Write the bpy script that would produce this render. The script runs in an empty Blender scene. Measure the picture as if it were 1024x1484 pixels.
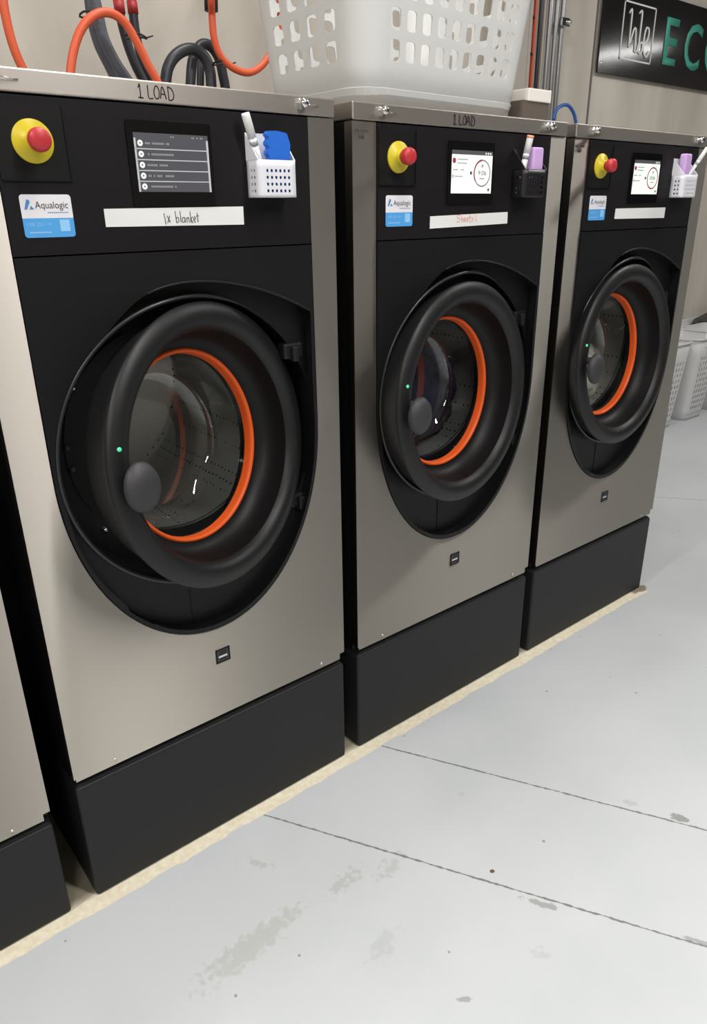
import bpy, bmesh, math, random
from mathutils import Vector, Matrix, noise
from mathutils.geometry import tessellate_polygon
random.seed(7)
PI = math.pi
sc = bpy.context.scene
COL = sc.collection

# ------------------------------------------------------------------ camera
F = 1053.69
ROT = Matrix(((0.77427, -0.63273, -0.0121109), (0.251274, 0.289802, 0.923513), (-0.580834, -0.718091, 0.383376)))
CP = Vector((-0.288908, -1.295864, 1.428372))
cam = bpy.data.cameras.new('camera'); co = bpy.data.objects.new('camera', cam); COL.objects.link(co)
co.matrix_world = Matrix.Translation(CP) @ ROT.transposed().to_4x4()
cam.sensor_fit = 'HORIZONTAL'; cam.sensor_width = 36; cam.lens = F * 36 / 1024; cam.clip_start = .02
sc.camera = co

def ray(u, v): return ROT.transposed() @ Vector(((u - 512) / F, -(v - 742) / F, -1))
def at(u, v, Y):            # a point of the photograph on the vertical plane y = Y
    d = ray(u, v); return CP + d * ((Y - CP.y) / d.y)
def onz(u, v, z=0.0):
    d = ray(u, v); return CP + d * ((z - CP.z) / d.z)

# ------------------------------------------------------------------ materials
def lin(c):
    def f(x):
        x /= 255
        return x / 12.92 if x <= .04045 else ((x + .055) / 1.055) ** 2.4
    return (f(c[0]), f(c[1]), f(c[2]), 1)
MATS = {}
def mat(name, col, rough=.5, metal=0, spec=.5, emit=0, bump=0, bscale=60, vary=0, vscale=4, coat=0, aniso=0, trans=0):
    m = bpy.data.materials.new(name); m.use_nodes = True
    nt = m.node_tree; N = nt.nodes; L = nt.links; b = N['Principled BSDF']
    b.inputs['Base Color'].default_value = lin(col)
    b.inputs['Roughness'].default_value = rough; b.inputs['Metallic'].default_value = metal
    b.inputs['Specular IOR Level'].default_value = spec
    b.inputs['Coat Weight'].default_value = coat
    if emit:
        b.inputs['Emission Color'].default_value = lin(col); b.inputs['Emission Strength'].default_value = emit
    tc = N.new('ShaderNodeTexCoord')
    if vary:
        n = N.new('ShaderNodeTexNoise'); n.inputs['Scale'].default_value = vscale; n.inputs['Detail'].default_value = 5
        L.new(tc.outputs['Object'], n.inputs['Vector'])
        mx = N.new('ShaderNodeMix'); mx.data_type = 'RGBA'
        c = lin(col); mx.inputs['A'].default_value = [x * (1 - vary) for x in c[:3]] + [1]
        mx.inputs['B'].default_value = [min(1, x * (1 + vary)) for x in c[:3]] + [1]
        L.new(n.outputs['Fac'], mx.inputs['Factor']); L.new(mx.outputs['Result'], b.inputs['Base Color'])
    if bump:
        n = N.new('ShaderNodeTexNoise'); n.inputs['Scale'].default_value = bscale; n.inputs['Detail'].default_value = 3
        L.new(tc.outputs['Object'], n.inputs['Vector'])
        bp = N.new('ShaderNodeBump'); bp.inputs['Strength'].default_value = bump; bp.inputs['Distance'].default_value = .002
        L.new(n.outputs['Fac'], bp.inputs['Height']); L.new(bp.outputs['Normal'], b.inputs['Normal'])
    if aniso:
        b.inputs['Anisotropic'].default_value = aniso
        cx = N.new('ShaderNodeCombineXYZ'); cx.inputs[2].default_value = 1
        L.new(cx.outputs[0], b.inputs['Tangent'])
    if trans:
        # lets part of the light through, like thin milky plastic
        tr = N.new('ShaderNodeBsdfTranslucent'); tr.inputs['Color'].default_value = lin(col)
        ms = N.new('ShaderNodeMixShader'); ms.inputs[0].default_value = trans
        L.new(b.outputs[0], ms.inputs[1]); L.new(tr.outputs[0], ms.inputs[2]); L.new(ms.outputs[0], N['Material Output'].inputs[0])
    MATS[name] = m
    return m

def steel_mat(name, col, rough, aniso):
    m = mat(name, col, rough, 1, aniso=aniso)
    nt = m.node_tree; N = nt.nodes; L = nt.links; b = N['Principled BSDF']
    tc = N.new('ShaderNodeTexCoord'); mp = N.new('ShaderNodeMapping'); mp.inputs['Scale'].default_value = (6, 6, 900)
    n = N.new('ShaderNodeTexNoise'); n.inputs['Scale'].default_value = 1; n.inputs['Detail'].default_value = 2
    L.new(tc.outputs['Object'], mp.inputs[0]); L.new(mp.outputs[0], n.inputs['Vector'])
    mr = N.new('ShaderNodeMapRange'); mr.inputs['To Min'].default_value = rough - .05; mr.inputs['To Max'].default_value = rough + .07
    L.new(n.outputs['Fac'], mr.inputs['Value']); L.new(mr.outputs[0], b.inputs['Roughness'])
    n2 = N.new('ShaderNodeTexNoise'); n2.inputs['Scale'].default_value = 2.2; n2.inputs['Detail'].default_value = 3
    L.new(tc.outputs['Object'], n2.inputs['Vector'])
    bp = N.new('ShaderNodeBump'); bp.inputs['Strength'].default_value = .06; bp.inputs['Distance'].default_value = .01
    L.new(n2.outputs['Fac'], bp.inputs['Height']); L.new(bp.outputs['Normal'], b.inputs['Normal'])
    return m
STEEL = steel_mat('brushed_steel', (192, 186, 177), .5, .95)
LIDST = steel_mat('lid_steel', (178, 171, 164), .46, .5)
CHROME = mat('chrome', (225, 225, 225), .12, 1)
BLK = mat('black_fascia', (22, 20, 22), .5, 0, .22)
BLK2 = mat('black_bezel', (16, 16, 17), .48, 0, .3)
RING = mat('door_ring_plastic', (22, 22, 23), .45, 0, .4, bump=.08, bscale=700)
BOOT = mat('rubber_boot', (34, 34, 34), .5)
RIMM = mat('rim_satin', (40, 40, 42), .35, 0, .5)
DARK = mat('recess_black', (6, 6, 8), .5, 0, .3)
SIDE = mat('side_black', (14, 14, 15), .5, 0, .3)
PLIN = mat('plinth_black', (33, 34, 36), .5, 0, .3, bump=.1, bscale=500)
ORANGE = mat('orange_gasket', (232, 92, 26), .45)
YEL = mat('estop_yellow', (208, 188, 34), .4)
RED = mat('estop_red', (190, 50, 56), .4)
KNOB = mat('grey_handle', (50, 49, 51), .55)
LED = mat('green_led', (70, 190, 140), .4, emit=.7)
GLOSSB = mat('screen_glass_black', (12, 12, 14), .08, 0, .6)
PAPER = mat('paper_white', (232, 232, 230), .6)
INK = mat('marker_ink', (70, 66, 70), .6)
INKL = mat('lid_ink', (46, 36, 36), .9, 0, .05)
INKR = mat('red_ink', (232, 150, 128), .6)
WHITEP = mat('white_plastic', (226, 226, 232), .4)
BLACKP = mat('black_plastic_caddy', (22, 21, 24), .4)
BASK = mat('basket_plastic', (222, 222, 220), .45, trans=.2)
HAMP = mat('hamper_plastic', (232, 232, 232), .45, trans=.3)
BLUE = mat('blue_rubber', (30, 104, 206), .5)
LILAC = mat('lilac_foam', (205, 168, 222), .6)
HOSE = mat('black_hose', (44, 46, 52), .4)
HOSEG = mat('grey_hose', (84, 88, 98), .4)
OCAB = mat('orange_cable', (214, 92, 56), .45)
BLUEC = mat('blue_hose', (52, 96, 168), .4)
REDT = mat('red_tape', (170, 40, 44), .5)
TIE = mat('cable_tie', (24, 22, 22), .5)
PIPE = mat('pipe_grey', (150, 150, 152), .35, .6)
TRUNK = mat('trunking', (176, 168, 158), .5)
TEAL = mat('teal_lettering', (70, 160, 140), .5)
SIGN = mat('sign_black', (34, 32, 32), .11, 0, .6, bump=.5, bscale=2.2)
BENCH = mat('white_bench', (214, 214, 214), .4)
CLOTH = mat('grey_cloth', (70, 68, 66), .8)
STW = mat('sticker_white', (232, 230, 234), .4)
STB = mat('sticker_blue', (84, 164, 228), .4)
STT = mat('sticker_text', (66, 60, 66), .4)
STLB = mat('sticker_pale_blue', (150, 205, 248), .4)
STPB = mat('sticker_logo_blue', (84, 140, 196), .4)
SCRG = mat('screen_grey', (78, 78, 84), .25, emit=.25)
SCRL = mat('screen_line', (178, 178, 182), .3, emit=.3)
SCRW = mat('screen_white', (222, 228, 222), .3, emit=.55)
SCRT = mat('screen_text', (150, 152, 150), .3)
SCRR = mat('screen_red', (170, 60, 80), .3)
SCRD = mat('screen_dark', (90, 92, 96), .3)
DLAUN = mat('dark_laundry', (40, 44, 66), .9, vary=.5, vscale=14)
WLAUN = mat('white_laundry', (222, 220, 212), .9)
BOXW = mat('box_white', (236, 230, 222), .5)
BOXB = mat('box_brown', (98, 88, 78), .6)

def glass_mat():
    m = bpy.data.materials.new('door_glass'); m.use_nodes = True
    nt = m.node_tree; N = nt.nodes; L = nt.links; N.remove(N['Principled BSDF'])
    t = N.new('ShaderNodeBsdfTransparent'); t.inputs[0].default_value = (.93, .94, .93, 1)
    g = N.new('ShaderNodeBsdfGlossy'); g.inputs['Roughness'].default_value = .02
    lw = N.new('ShaderNodeLayerWeight'); lw.inputs[0].default_value = .5
    pw = N.new('ShaderNodeMath'); pw.operation = 'POWER'; pw.inputs[1].default_value = 4; L.new(lw.outputs['Facing'], pw.inputs[0])
    f = N.new('ShaderNodeMath'); f.operation = 'MULTIPLY_ADD'; f.inputs[1].default_value = .8; f.inputs[2].default_value = .12; L.new(pw.outputs[0], f.inputs[0])
    x = N.new('ShaderNodeMixShader'); L.new(f.outputs[0], x.inputs[0]); L.new(t.outputs[0], x.inputs[1]); L.new(g.outputs[0], x.inputs[2])
    L.new(x.outputs[0], N['Material Output'].inputs[0]); return m
GLASS = glass_mat()

def drum_mat():
    m = mat('drum_steel', (190, 190, 186), .3, .9)
    nt = m.node_tree; N = nt.nodes; L = nt.links; b = N['Principled BSDF']
    tc = N.new('ShaderNodeTexCoord'); v = N.new('ShaderNodeTexVoronoi'); v.inputs['Scale'].default_value = 55; v.inputs['Randomness'].default_value = .15
    L.new(tc.outputs['Object'], v.inputs['Vector'])
    r = N.new('ShaderNodeValToRGB'); r.color_ramp.elements[0].position = .16; r.color_ramp.elements[0].color = (.01, .01, .01, 1)
    r.color_ramp.elements[1].position = .2; r.color_ramp.elements[1].color = lin((200, 200, 196))
    L.new(v.outputs['Distance'], r.inputs[0]); L.new(r.outputs[0], b.inputs['Base Color']); return m
DRUM = drum_mat()
DRUM.node_tree.nodes['Principled BSDF'].inputs['Metallic'].default_value = .6

# ------------------------------------------------------------------ mesh helpers
def obj(name, bm, m, parent=None, smooth=False, loc=None):
    me = bpy.data.meshes.new(name); bm.to_mesh(me); bm.free()
    ms = m if isinstance(m, (list, tuple)) else [m]
    for x in ms: me.materials.append(x)
    if smooth: me.shade_smooth()
    o = bpy.data.objects.new(name, me); COL.objects.link(o)
    if parent: o.parent = parent
    if loc is not None: o.location = loc
    return o
def tag(o, label=None, cat=None, group=None, kind=None):
    if label: o['label'] = label
    if cat: o['category'] = cat
    if group: o['group'] = group
    if kind: o['kind'] = kind
    return o
def thing(name, label, cat, loc=(0, 0, 0), rz=0, group=None):
    o = bpy.data.objects.new(name, None); COL.objects.link(o); o.empty_display_size = .05
    o.location = loc; o.rotation_euler = (0, 0, rz)
    return tag(o, label, cat, group)
def bx(bm, x0, x1, y0, y1, z0, z1, bev=0, mi=0, seg=2):
    t = bmesh.new()
    r = bmesh.ops.create_cube(t, size=1)
    for v in t.verts: v.co = Vector(((x0 + x1) / 2 + v.co.x * (x1 - x0), (y0 + y1) / 2 + v.co.y * (y1 - y0), (z0 + z1) / 2 + v.co.z * (z1 - z0)))
    if bev: bmesh.ops.bevel(t, geom=t.edges[:], offset=bev, segments=seg, profile=.5, affect='EDGES')
    for f in t.faces: f.material_index = mi
    me = bpy.data.meshes.new('t'); t.to_mesh(me); t.free(); bm.from_mesh(me); bpy.data.meshes.remove(me)
    return bm
def box(*a, **k): return bx(bmesh.new(), *a, **k)
def prism(bm, outer, holes, mapf, mi=0, walls=True):
    """flat plate with holes; mapf(u, v, w) -> 3D with w = 0 front, 1 back"""
    loops = [outer] + list(holes)
    flat = [p for l in loops for p in l]
    tris = tessellate_polygon([[Vector((p[0], p[1], 0)) for p in l] for l in loops])
    A = [bm.verts.new(mapf(p[0], p[1], 0)) for p in flat]; Bv = [bm.verts.new(mapf(p[0], p[1], 1)) for p in flat]
    for t in tris:
        try:
            f = bm.faces.new([A[i] for i in t]); f.material_index = mi
            f = bm.faces.new([Bv[i] for i in reversed(t)]); f.material_index = mi
        except ValueError: pass
    if walls:
        k = 0
        for l in loops:
            n = len(l)
            for i in range(n):
                a, b = k + i, k + (i + 1) % n
                f = bm.faces.new([A[a], A[b], Bv[b], Bv[a]]); f.material_index = mi
            k += n
    bmesh.ops.recalc_face_normals(bm, faces=bm.faces[:])
    return bm
def xz(y0, y1): return lambda u, v, w: Vector((u, y1 if w else y0, v))
def arc(cx, cz, rx, rz, a0, a1, n):
    return [(cx + rx * math.cos(math.radians(a0 + (a1 - a0) * i / n)), cz + rz * math.sin(math.radians(a0 + (a1 - a0) * i / n))) for i in range(n + 1)]
def rrect(x0, x1, z0, z1, r, n=4):
    return arc(x1 - r, z1 - r, r, r, 0, 90, n) + arc(x0 + r, z1 - r, r, r, 90, 180, n) + arc(x0 + r, z0 + r, r, r, 180, 270, n) + arc(x1 - r, z0 + r, r, r, 270, 360, n)
def lathe(bm, prof, cx=0, cz=0, seg=96, mi=0, cy=0):
    """profile of (r, y) turned about the y axis through (cx, cz)"""
    rows = []
    for r, y in prof:
        if r < 1e-6: rows.append([bm.verts.new((cx, cy + y, cz))])
        else: rows.append([bm.verts.new((cx + r * math.cos(2 * PI * i / seg), cy + y, cz + r * math.sin(2 * PI * i / seg))) for i in range(seg)])
    for a, b in zip(rows, rows[1:]):
        for i in range(seg):
            j = (i + 1) % seg
            q = [a[i], a[j], b[j], b[i]] if len(a) > 1 and len(b) > 1 else ([a[0], b[j], b[i]] if len(a) == 1 else [a[i], a[j], b[0]])
            f = bm.faces.new(q); f.material_index = mi; f.smooth = True
    bmesh.ops.recalc_face_normals(bm, faces=bm.faces[:])
    return bm
def catmull(P, n=8):
    P = [Vector(p) for p in P]; Q = [2 * P[0] - P[1]] + P + [2 * P[-1] - P[-2]]; out = []
    for i in range(1, len(Q) - 2):
        a, b, c, d = Q[i - 1:i + 3]
        for k in range(n):
            t = k / n
            out.append(.5 * ((2 * b) + (c - a) * t + (2 * a - 5 * b + 4 * c - d) * t * t + (3 * b - a - 3 * c + d) * t ** 3))
    out.append(P[-1]); return out
def tube(bm, pts, r, seg=10, sm=8, mi=0, cap=True):
    P = catmull(pts, sm) if sm > 1 else [Vector(p) for p in pts]
    up = None; rows = []
    for i, p in enumerate(P):
        t = (P[min(i + 1, len(P) - 1)] - P[max(i - 1, 0)]).normalized()
        if up is None: up = t.orthogonal().normalized()
        up = (up - t * up.dot(t)).normalized(); s = t.cross(up)
        rr = r(i / (len(P) - 1)) if callable(r) else r
        rows.append([bm.verts.new(p + (up * math.cos(2 * PI * k / seg) + s * math.sin(2 * PI * k / seg)) * rr) for k in range(seg)])
    for a, b in zip(rows, rows[1:]):
        for k in range(seg):
            f = bm.faces.new([a[k], a[(k + 1) % seg], b[(k + 1) % seg], b[k]]); f.smooth = True; f.material_index = mi
    if cap:
        for rw in (rows[0][::-1], rows[-1]):
            f = bm.faces.new(rw); f.material_index = mi
    return bm
def text(bm, s, x, z, h, y, mi=0, width=None, shear=0, bold=0):
    """flat lettering facing -y with its lower left corner at (x, z)"""
    cu = bpy.data.curves.new('t', 'FONT'); cu.body = s; cu.size = 1; cu.resolution_u = 3; cu.shear = shear; cu.offset = bold
    o = bpy.data.objects.new('t', cu); COL.objects.link(o); dg = bpy.context.evaluated_depsgraph_get()
    me = bpy.data.meshes.new_from_object(o.evaluated_get(dg)); bpy.data.objects.remove(o); bpy.data.curves.remove(cu)
    xs = [v.co.x for v in me.vertices]; w = max(xs) - min(xs); x0 = min(xs)
    k = h / .7; kx = width / w if width else k
    for v in me.vertices: v.co = Vector((x + (v.co.x - x0) * kx, y, z + v.co.y * k))
    n = len(bm.faces); bm.from_mesh(me); bpy.data.meshes.remove(me); bm.faces.ensure_lookup_table()
    for f in bm.faces[n:]: f.material_index = mi
    return bm
def rect(bm, x0, x1, z0, z1, y, mi=0):
    f = bm.faces.new([bm.verts.new(p) for p in ((x0, y, z0), (x1, y, z0), (x1, y, z1), (x0, y, z1))]); f.material_index = mi
def poly(bm, pts, y, mi=0):
    f = bm.faces.new([bm.verts.new((p[0], y, p[1])) for p in pts]); f.material_index = mi
def ringf(bm, cx, cz, r0, r1, y, mi, a0=0, a1=360, n=40):
    A = arc(cx, cz, r0, r0, a0, a1, n); B = arc(cx, cz, r1, r1, a0, a1, n)
    for i in range(n): poly(bm, [A[i], A[i + 1], B[i + 1], B[i]], y, mi)
def strokes(bm, lines, x, z, w, h, y, r=.0011, mi=0):
    for l in lines:
        tube(bm, [(x + p[0] * w, y, z + p[1] * h) for p in l], r, seg=6, sm=4 if len(l) > 2 else 1, mi=mi)
    return bm
def perf(bm, Ff, ss, ts, hole, inset=.2, rad=.3, mi=0, tin=None, asp=1):
    """sheet Ff(s, t) cut in cells; hole(i, j) tells which cells get an opening"""
    def rr(s0, s1, t0, t1):
        ds, dt = (s1 - s0), (t1 - t0); a0, a1 = s0 + inset * ds, s1 - inset * ds; ti = inset if tin is None else tin; b0, b1 = t0 + ti * dt, t1 - ti * dt
        ra = rad * (a1 - a0); rb = rad * (b1 - b0) * asp; o = []
        for (cx, cy, q) in ((a1 - ra, b1 - rb, 0), (a0 + ra, b1 - rb, 90), (a0 + ra, b0 + rb, 180), (a1 - ra, b0 + rb, 270)):
            o += arc(cx, cy, ra, rb, q, q + 90, 2)
        return o
    for i in range(len(ss) - 1):
        for j in range(len(ts) - 1):
            s0, s1, t0, t1 = ss[i], ss[i + 1], ts[j], ts[j + 1]
            oc = [(s1, t1), (s0, t1), (s0, t0), (s1, t0)]
            if not hole(i, j):
                f = bm.faces.new([bm.verts.new(Ff(*p)) for p in oc]); f.material_index = mi; f.smooth = True
            else:
                h = rr(s0, s1, t0, t1); O = [bm.verts.new(Ff(*p)) for p in oc]; H = [bm.verts.new(Ff(*p)) for p in h]
                for q in range(4):
                    for k in range(2):
                        f = bm.faces.new([O[q], H[q * 3 + k], H[q * 3 + k + 1]]); f.material_index = mi
                    f = bm.faces.new([O[q], H[q * 3 + 2], H[(q * 3 + 3) % 12], O[(q + 1) % 4]]); f.material_index = mi
    bmesh.ops.remove_doubles(bm, verts=bm.verts[:], dist=1e-5)
    bmesh.ops.recalc_face_normals(bm, faces=bm.faces[:])
    return bm
def solid(o, t, off=0):
    m = o.modifiers.new('thickness', 'SOLIDIFY'); m.thickness = t; m.offset = off; return o

# ------------------------------------------------------------------ machine
PH = .315           # plinth height
W = .72
ZP0, ZP1, ZL = .329, 1.597, 1.632
def opening():      # edge of the black recess (local x, z)
    top = [(.647, 1.10), (.647, 1.231), (.61, 1.250), (.563, 1.270), (.51, 1.288), (.453, 1.301), (.395, 1.308), (.337, 1.306), (.285, 1.293), (.235, 1.262)]
    circ = arc(.3715, .987, .2985, .2985, 140, 192, 6)
    low = [(.092, .84), (.122, .762), (.160, .700)] + arc(.361, .985, .288, .412, 228, 360, 34)
    sm = [(p.x, p.z) for p in catmull([(a, 0, b) for a, b in top[2:] + circ + low[:5]], 4)]
    return top[:2] + sm + low[5:]
def machine(x0, dz, cfg):
    Z = PH + dz
    root = thing('washing_machine', cfg['label'], 'washing machine', (x0, 0, Z), group='stainless front loading washing machines in a row')
    def part(name, bm, m, parent=root, **k):
        if parent is root:
            bmesh.ops.translate(bm, verts=bm.verts[:], vec=(0, 0, -PH))
        return obj(name, bm, m, parent, **k)
    # body: two sides, back, bottom
    b = bmesh.new()
    bx(b, .001, .015, .024, .93, .332, 1.597); bx(b, .705, .719, .024, .93, .332, 1.597)
    bx(b, .001, .719, .915, .93, .332, 1.597); bx(b, .001, .719, .024, .93, .318, .332); bx(b, .03, .69, .05, .10, .3155, .325)
    part('cabinet_body', b, SIDE)
    # steel front
    n = .0145
    out = [(0, ZP1), (0, ZP0 + .007), (.004, ZP0 + .007), (.004, ZP0), (W - n, ZP0), (W - n, ZP0 + .0165), (W, ZP0 + .0165), (W, ZP1), (.656, ZP1), (.6575, 1.0)]
    out += arc(.3615, .985, .2965, .424, 360, 180, 48)[1:-1] + [(.065, 1.0), (.0655, ZP1)]
    b = prism(bmesh.new(), out, [], xz(-.001, .024)); part('front_panel', b, STEEL)
    # two little screws by the lower edge
    for x in (.09, .645):
        b = bmesh.new(); lathe(b, [(0, -.003), (.003, -.0025), (.0035, -.001)], x, ZP0 + .012, seg=12); part('panel_screw', b, CHROME)
    # control fascia and bezel below it
    b = prism(bmesh.new(), [(.067, 1.366), (.655, 1.366), (.655, 1.596), (.067, 1.596)], [], xz(-.003, .022))
    fas = part('control_fascia', b, BLK)
    bo = [(.067, 1.3635), (.067, 1.0)] + arc(.3615, .985, .2945, .422, 180, 360, 48)[1:-1] + [(.656, 1.0), (.6545, 1.3635)]
    b = prism(bmesh.new(), bo, [opening()], xz(-.004, .05))
    bmesh.ops.recalc_face_normals(b, faces=b.faces[:])
    part('door_surround', b, BLK2)
    rim = opening(); rim = [p for p in rim if not (p[0] < .30 and .64 < p[1] < 1.29)]; k = max(range(len(rim)), key=lambda q: math.dist(rim[q], rim[q - 1])); rim = rim[k:] + rim[:k]; b = bmesh.new(); tube(b, [(p[0], -.004, p[1]) for p in rim], .0028, seg=6, sm=1); part('surround_lip', b, BLK2, smooth=True)
    # recessed plate with round hole, bowl behind it
    pl = [(.067, 1.34), (.067, 1.0)] + arc(.3615, .985, .293, .42, 180, 360, 40)[1:-1] + [(.655, 1.0), (.655, 1.34)]
    cxb, czb, rb = .3715, .987, .291
    b = prism(bmesh.new(), pl, [arc(cxb, czb, rb, rb, 0, 360, 72)[:-1]], xz(.026, .040)); part('recess_plate', b, BLK2)
    b = bmesh.new(); tube(b, [(p[0], -.001 + .027 * max(0, 1 - q / 14), p[1]) for q, p in enumerate(arc(cxb, czb, rb + .003, rb + .003, 60, 285, 80))], lambda t: .0042 * min(1, 12 * t, 12 * (1 - t)) + .0003, seg=8, sm=1); part('bowl_rim', b, RIMM)
    b = bmesh.new(); A_ = arc(cxb, czb, rb, rb, 60, 285, 80); R0_ = [b.verts.new((p[0], -.001 + .027 * max(0, 1 - q / 14), p[1])) for q, p in enumerate(A_)]; R1_ = [b.verts.new((p[0], .03, p[1])) for p in A_]
    for q in range(80): b.faces.new([R0_[q], R0_[q + 1], R1_[q + 1], R1_[q]])
    lathe(b, [(rb, .13), (rb, .028)], cxb, czb); part('bowl_wall', b, DARK)
    b = bmesh.new(); lathe(b, [(rb, .128), (.218, .128)], cxb, czb); part('bowl_floor', b, DARK)
    b = bmesh.new(); lathe(b, [(.218, .128), (.2145, .131), (.216, .136), (.224, .138)], cxb, czb); part('door_boot', b, BOOT)
    b = bmesh.new(); bx(b, .315, .3165, .0245, .027, .565, .70); part('plate_seam', b, DARK)
    for (x, z, m) in ((.166, 1.118, CHROME), (.137, 1.003, KNOB), (.140, .957, KNOB), (.187, .812, CHROME)):
        b = bmesh.new(); lathe(b, [(0, .118), (.005, .119), (.0065, .123), (.007, .128)], x, z, seg=16); part('bolt', b, m)
    if cfg.get('lock'):
        b = bmesh.new(); prism(b, arc(cxb, czb, .24, .24, 112, 212, 40) + arc(cxb, czb, .165, .165, 212, 112, 40), [], xz(.1235, .1275)); part('lock_plate', b, DARK)
    # drum
    b = bmesh.new(); lathe(b, [(.224, .138), (.258, .141), (.271, .150), (.276, .17), (.276, .66), (.26, .68), (0, .68)], cxb, czb); part('drum', b, DRUM)
    # ---- door: everything in its own frame, axis along y
    c, a, bb = cfg['door']
    dr = bmesh.new()
    prof = [(.240, .095), (.2465, .092), (.2485, .083), (.259, .055), (.272, .022), (.2805, .003), (.2812, -.001), (.280, -.004), (.275, -.0085), (.266, -.0125), (.256, -.0140), (.246, -.0130), (.238, -.0085), (.232, -.002), (.229, .004)]
    lathe(dr, prof, seg=128)
    door = part('door', dr, RING, loc=None)
    door.location = (c[0], c[1], c[2] - PH); door.rotation_euler = (math.radians(-bb), 0, math.radians(a))
    for v in door.data.vertices: v.co.z += PH
    def dp(name, bm, m, **k): return obj(name, bm, m, door, **k)
    b = bmesh.new(); lathe(b, [(.229, .004), (.2285, .012), (.227, .034), (.221, .053), (.211, .065), (.201, .069), (.197, .070)], seg=128); dp('funnel', b, BLK2)
    b = bmesh.new(); lathe(b, [(.197, .070), (.195, .067), (.1915, .0665), (.1885, .069), (.187, .074), (.1865, .088)], seg=128); dp('gasket', b, ORANGE)
    b = bmesh.new(); lathe(b, [(.1865, .088), (.182, .115), (.175, .155), (.168, .178), (.155, .190), (.135, .194), (0, .196)], seg=128); dp('glass_bowl', b, GLASS)
    b = bmesh.new(); lathe(b, [(.240, .095), (.215, .092), (.206, .10), (.200, .106), (.190, .104), (.187, .088)], seg=96); dp('door_back', b, DARK)
    # handle: stem and domed paddle on the left lower part of the ring
    hx, hz = -.238, .020
    b = bmesh.new(); lathe(b, [(.011, -.002), (.0105, -.028), (.012, -.035)], hx, hz, seg=24); dp('handle_stem', b, KNOB)
    b = bmesh.new(); lathe(b, [(0, -.057), (.010, -.0565), (.020, -.0535), (.0275, -.048), (.031, -.0415), (.0305, -.035), (.026, -.030), (.016, -.028), (0, -.0275)], 0, 0, seg=40)
    for v in b.verts: v.co.z *= 1.22
    for v in b.verts: v.co = Vector((v.co.x * 1.2, v.co.y * 1.1, v.co.z * 1.17)) + Vector((hx - .010, 0, hz - .020))
    dp('handle', b, KNOB, smooth=True)
    b = bmesh.new(); lathe(b, [(0, -.0155), (.0038, -.015), (.0042, -.010)], -.2540, .067, seg=16); dp('indicator_light', b, LED)
    # hinges on the right of the recess
    for z in (1.148, .800):
        b = bmesh.new(); bx(b, .590, .640, .02, .05, z - .017, z + .017, bev=.005); bx(b, .606, .622, .008, .03, z - .022, z + .012, bev=.004)
        part('hinge', b, RING)
    # ---- emergency stop
    b = bmesh.new()
    bx(b, .070, .1775, -.0045, -.003, 1.478, 1.585); part('stop_plate', b, BLK2)
    b = bmesh.new(); bx(b, .072, .1785, -.006, -.003, 1.4765, 1.4785); bx(b, .1765, .1785, -.006, -.003, 1.478, 1.585)
    part('plate_edge', b, DARK)
    ex, ez = .1255, 1.533
    b = bmesh.new(); lathe(b, [(.0315, -.0045), (.0315, -.007), (.0305, -.0085), (.015, -.0095), (.0148, -.016), (.0135, -.020), (.010, -.020)], ex, ez, seg=48)
    st = part('stop_collar', b, YEL)
    b = bmesh.new(); lathe(b, [(.009, -.018), (.0105, -.023), (.0155, -.027), (.0172, -.033), (.0172, -.041), (.0155, -.0455), (.011, -.048), (0, -.0485)], ex, ez, seg=40)
    part('stop_button', b, RED)
    # ---- touch screen
    b = bmesh.new(); prism(b, rrect(.279, .438, 1.438, 1.572, .004), [], xz(-.0055, -.003)); scr = part('touch_screen', b, GLOSSB)
    b = bmesh.new(); Y = -.0062; X0, X1, Z0, Z1 = .2905, .4305, 1.462, 1.5535
    if cfg['screen'] == 'menu':
        rect(b, X0, X1, Z0, Z1, Y, 0)
        rect(b, X0, X0 + .0035, Z0, Z1 - .008, Y - .0002, 1); rect(b, X1 - .004, X1, Z0, Z1 - .008, Y - .0002, 1)
        for k in range(4): zz = Z0 + (k + 1) * .0168 - .001; rect(b, X0, X1 - .004, zz, zz + .0016, Y - .0002, 1)
        for k in range(5):
            zz = Z0 + .0084 + k * .0168; ringf(b, X0 + .011, zz, .0015, .0048, Y - .0003, 2, n=16)
            w = (.052, .048, .04, .052, .045)[k]; 
            for q in range(int(w / .0032)):
                if random.random() < .86: rect(b, X0 + .02 + q * .0032, X0 + .0225 + q * .0032, zz - .0016, zz + .0016, Y - .0003, 3)
        for q in (.068, .072, .108, .111, .118, .1245, .127): rect(b, X0 + q, X0 + q + .0022, Z1 - .006, Z1 - .0035, Y - .0003, 3)
        ms = [SCRG, SCRL, SCRW, SCRT]
    else:
        rect(b, X0, X1, Z0, Z1 - .009, Y, 0); rect(b, X0, X1, Z1 - .009, Z1, Y, 3)
        for q in (.114, .122, .130): rect(b, X0 + q, X0 + q + .004, Z1 - .007, Z1 - .003, Y - .0003, 0)
        ringf(b, X0 + .008, Z1 - .022, 0, .0058, Y - .0003, 2, n=20)
        for (u, v, w) in ((.018, .019, .034), (.018, .027, .030), (.004, .041, .018), (.03, .041, .01), (.011, .055, .026)):
            q = 0
            while q < w: rect(b, X0 + u + q, X0 + u + q + .0022, Z1 - v - .0015, Z1 - v + .0012, Y - .0003, 1); q += .003
        ringf(b, X0 + .005, Z1 - .055, .0015, .0035, Y - .0003, 1, n=14)
        cx, cz = X0 + .105, Z0 + .044
        if cfg['screen'] == '9:06':
            ringf(b, cx, cz, .0265, .0298, Y - .0003, 1); ringf(b, cx, cz, .0262, .0302, Y - .0005, 2, 95, 215)
        else:
            ringf(b, cx, cz, .0265, .0302, Y - .0003, 2)
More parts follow.
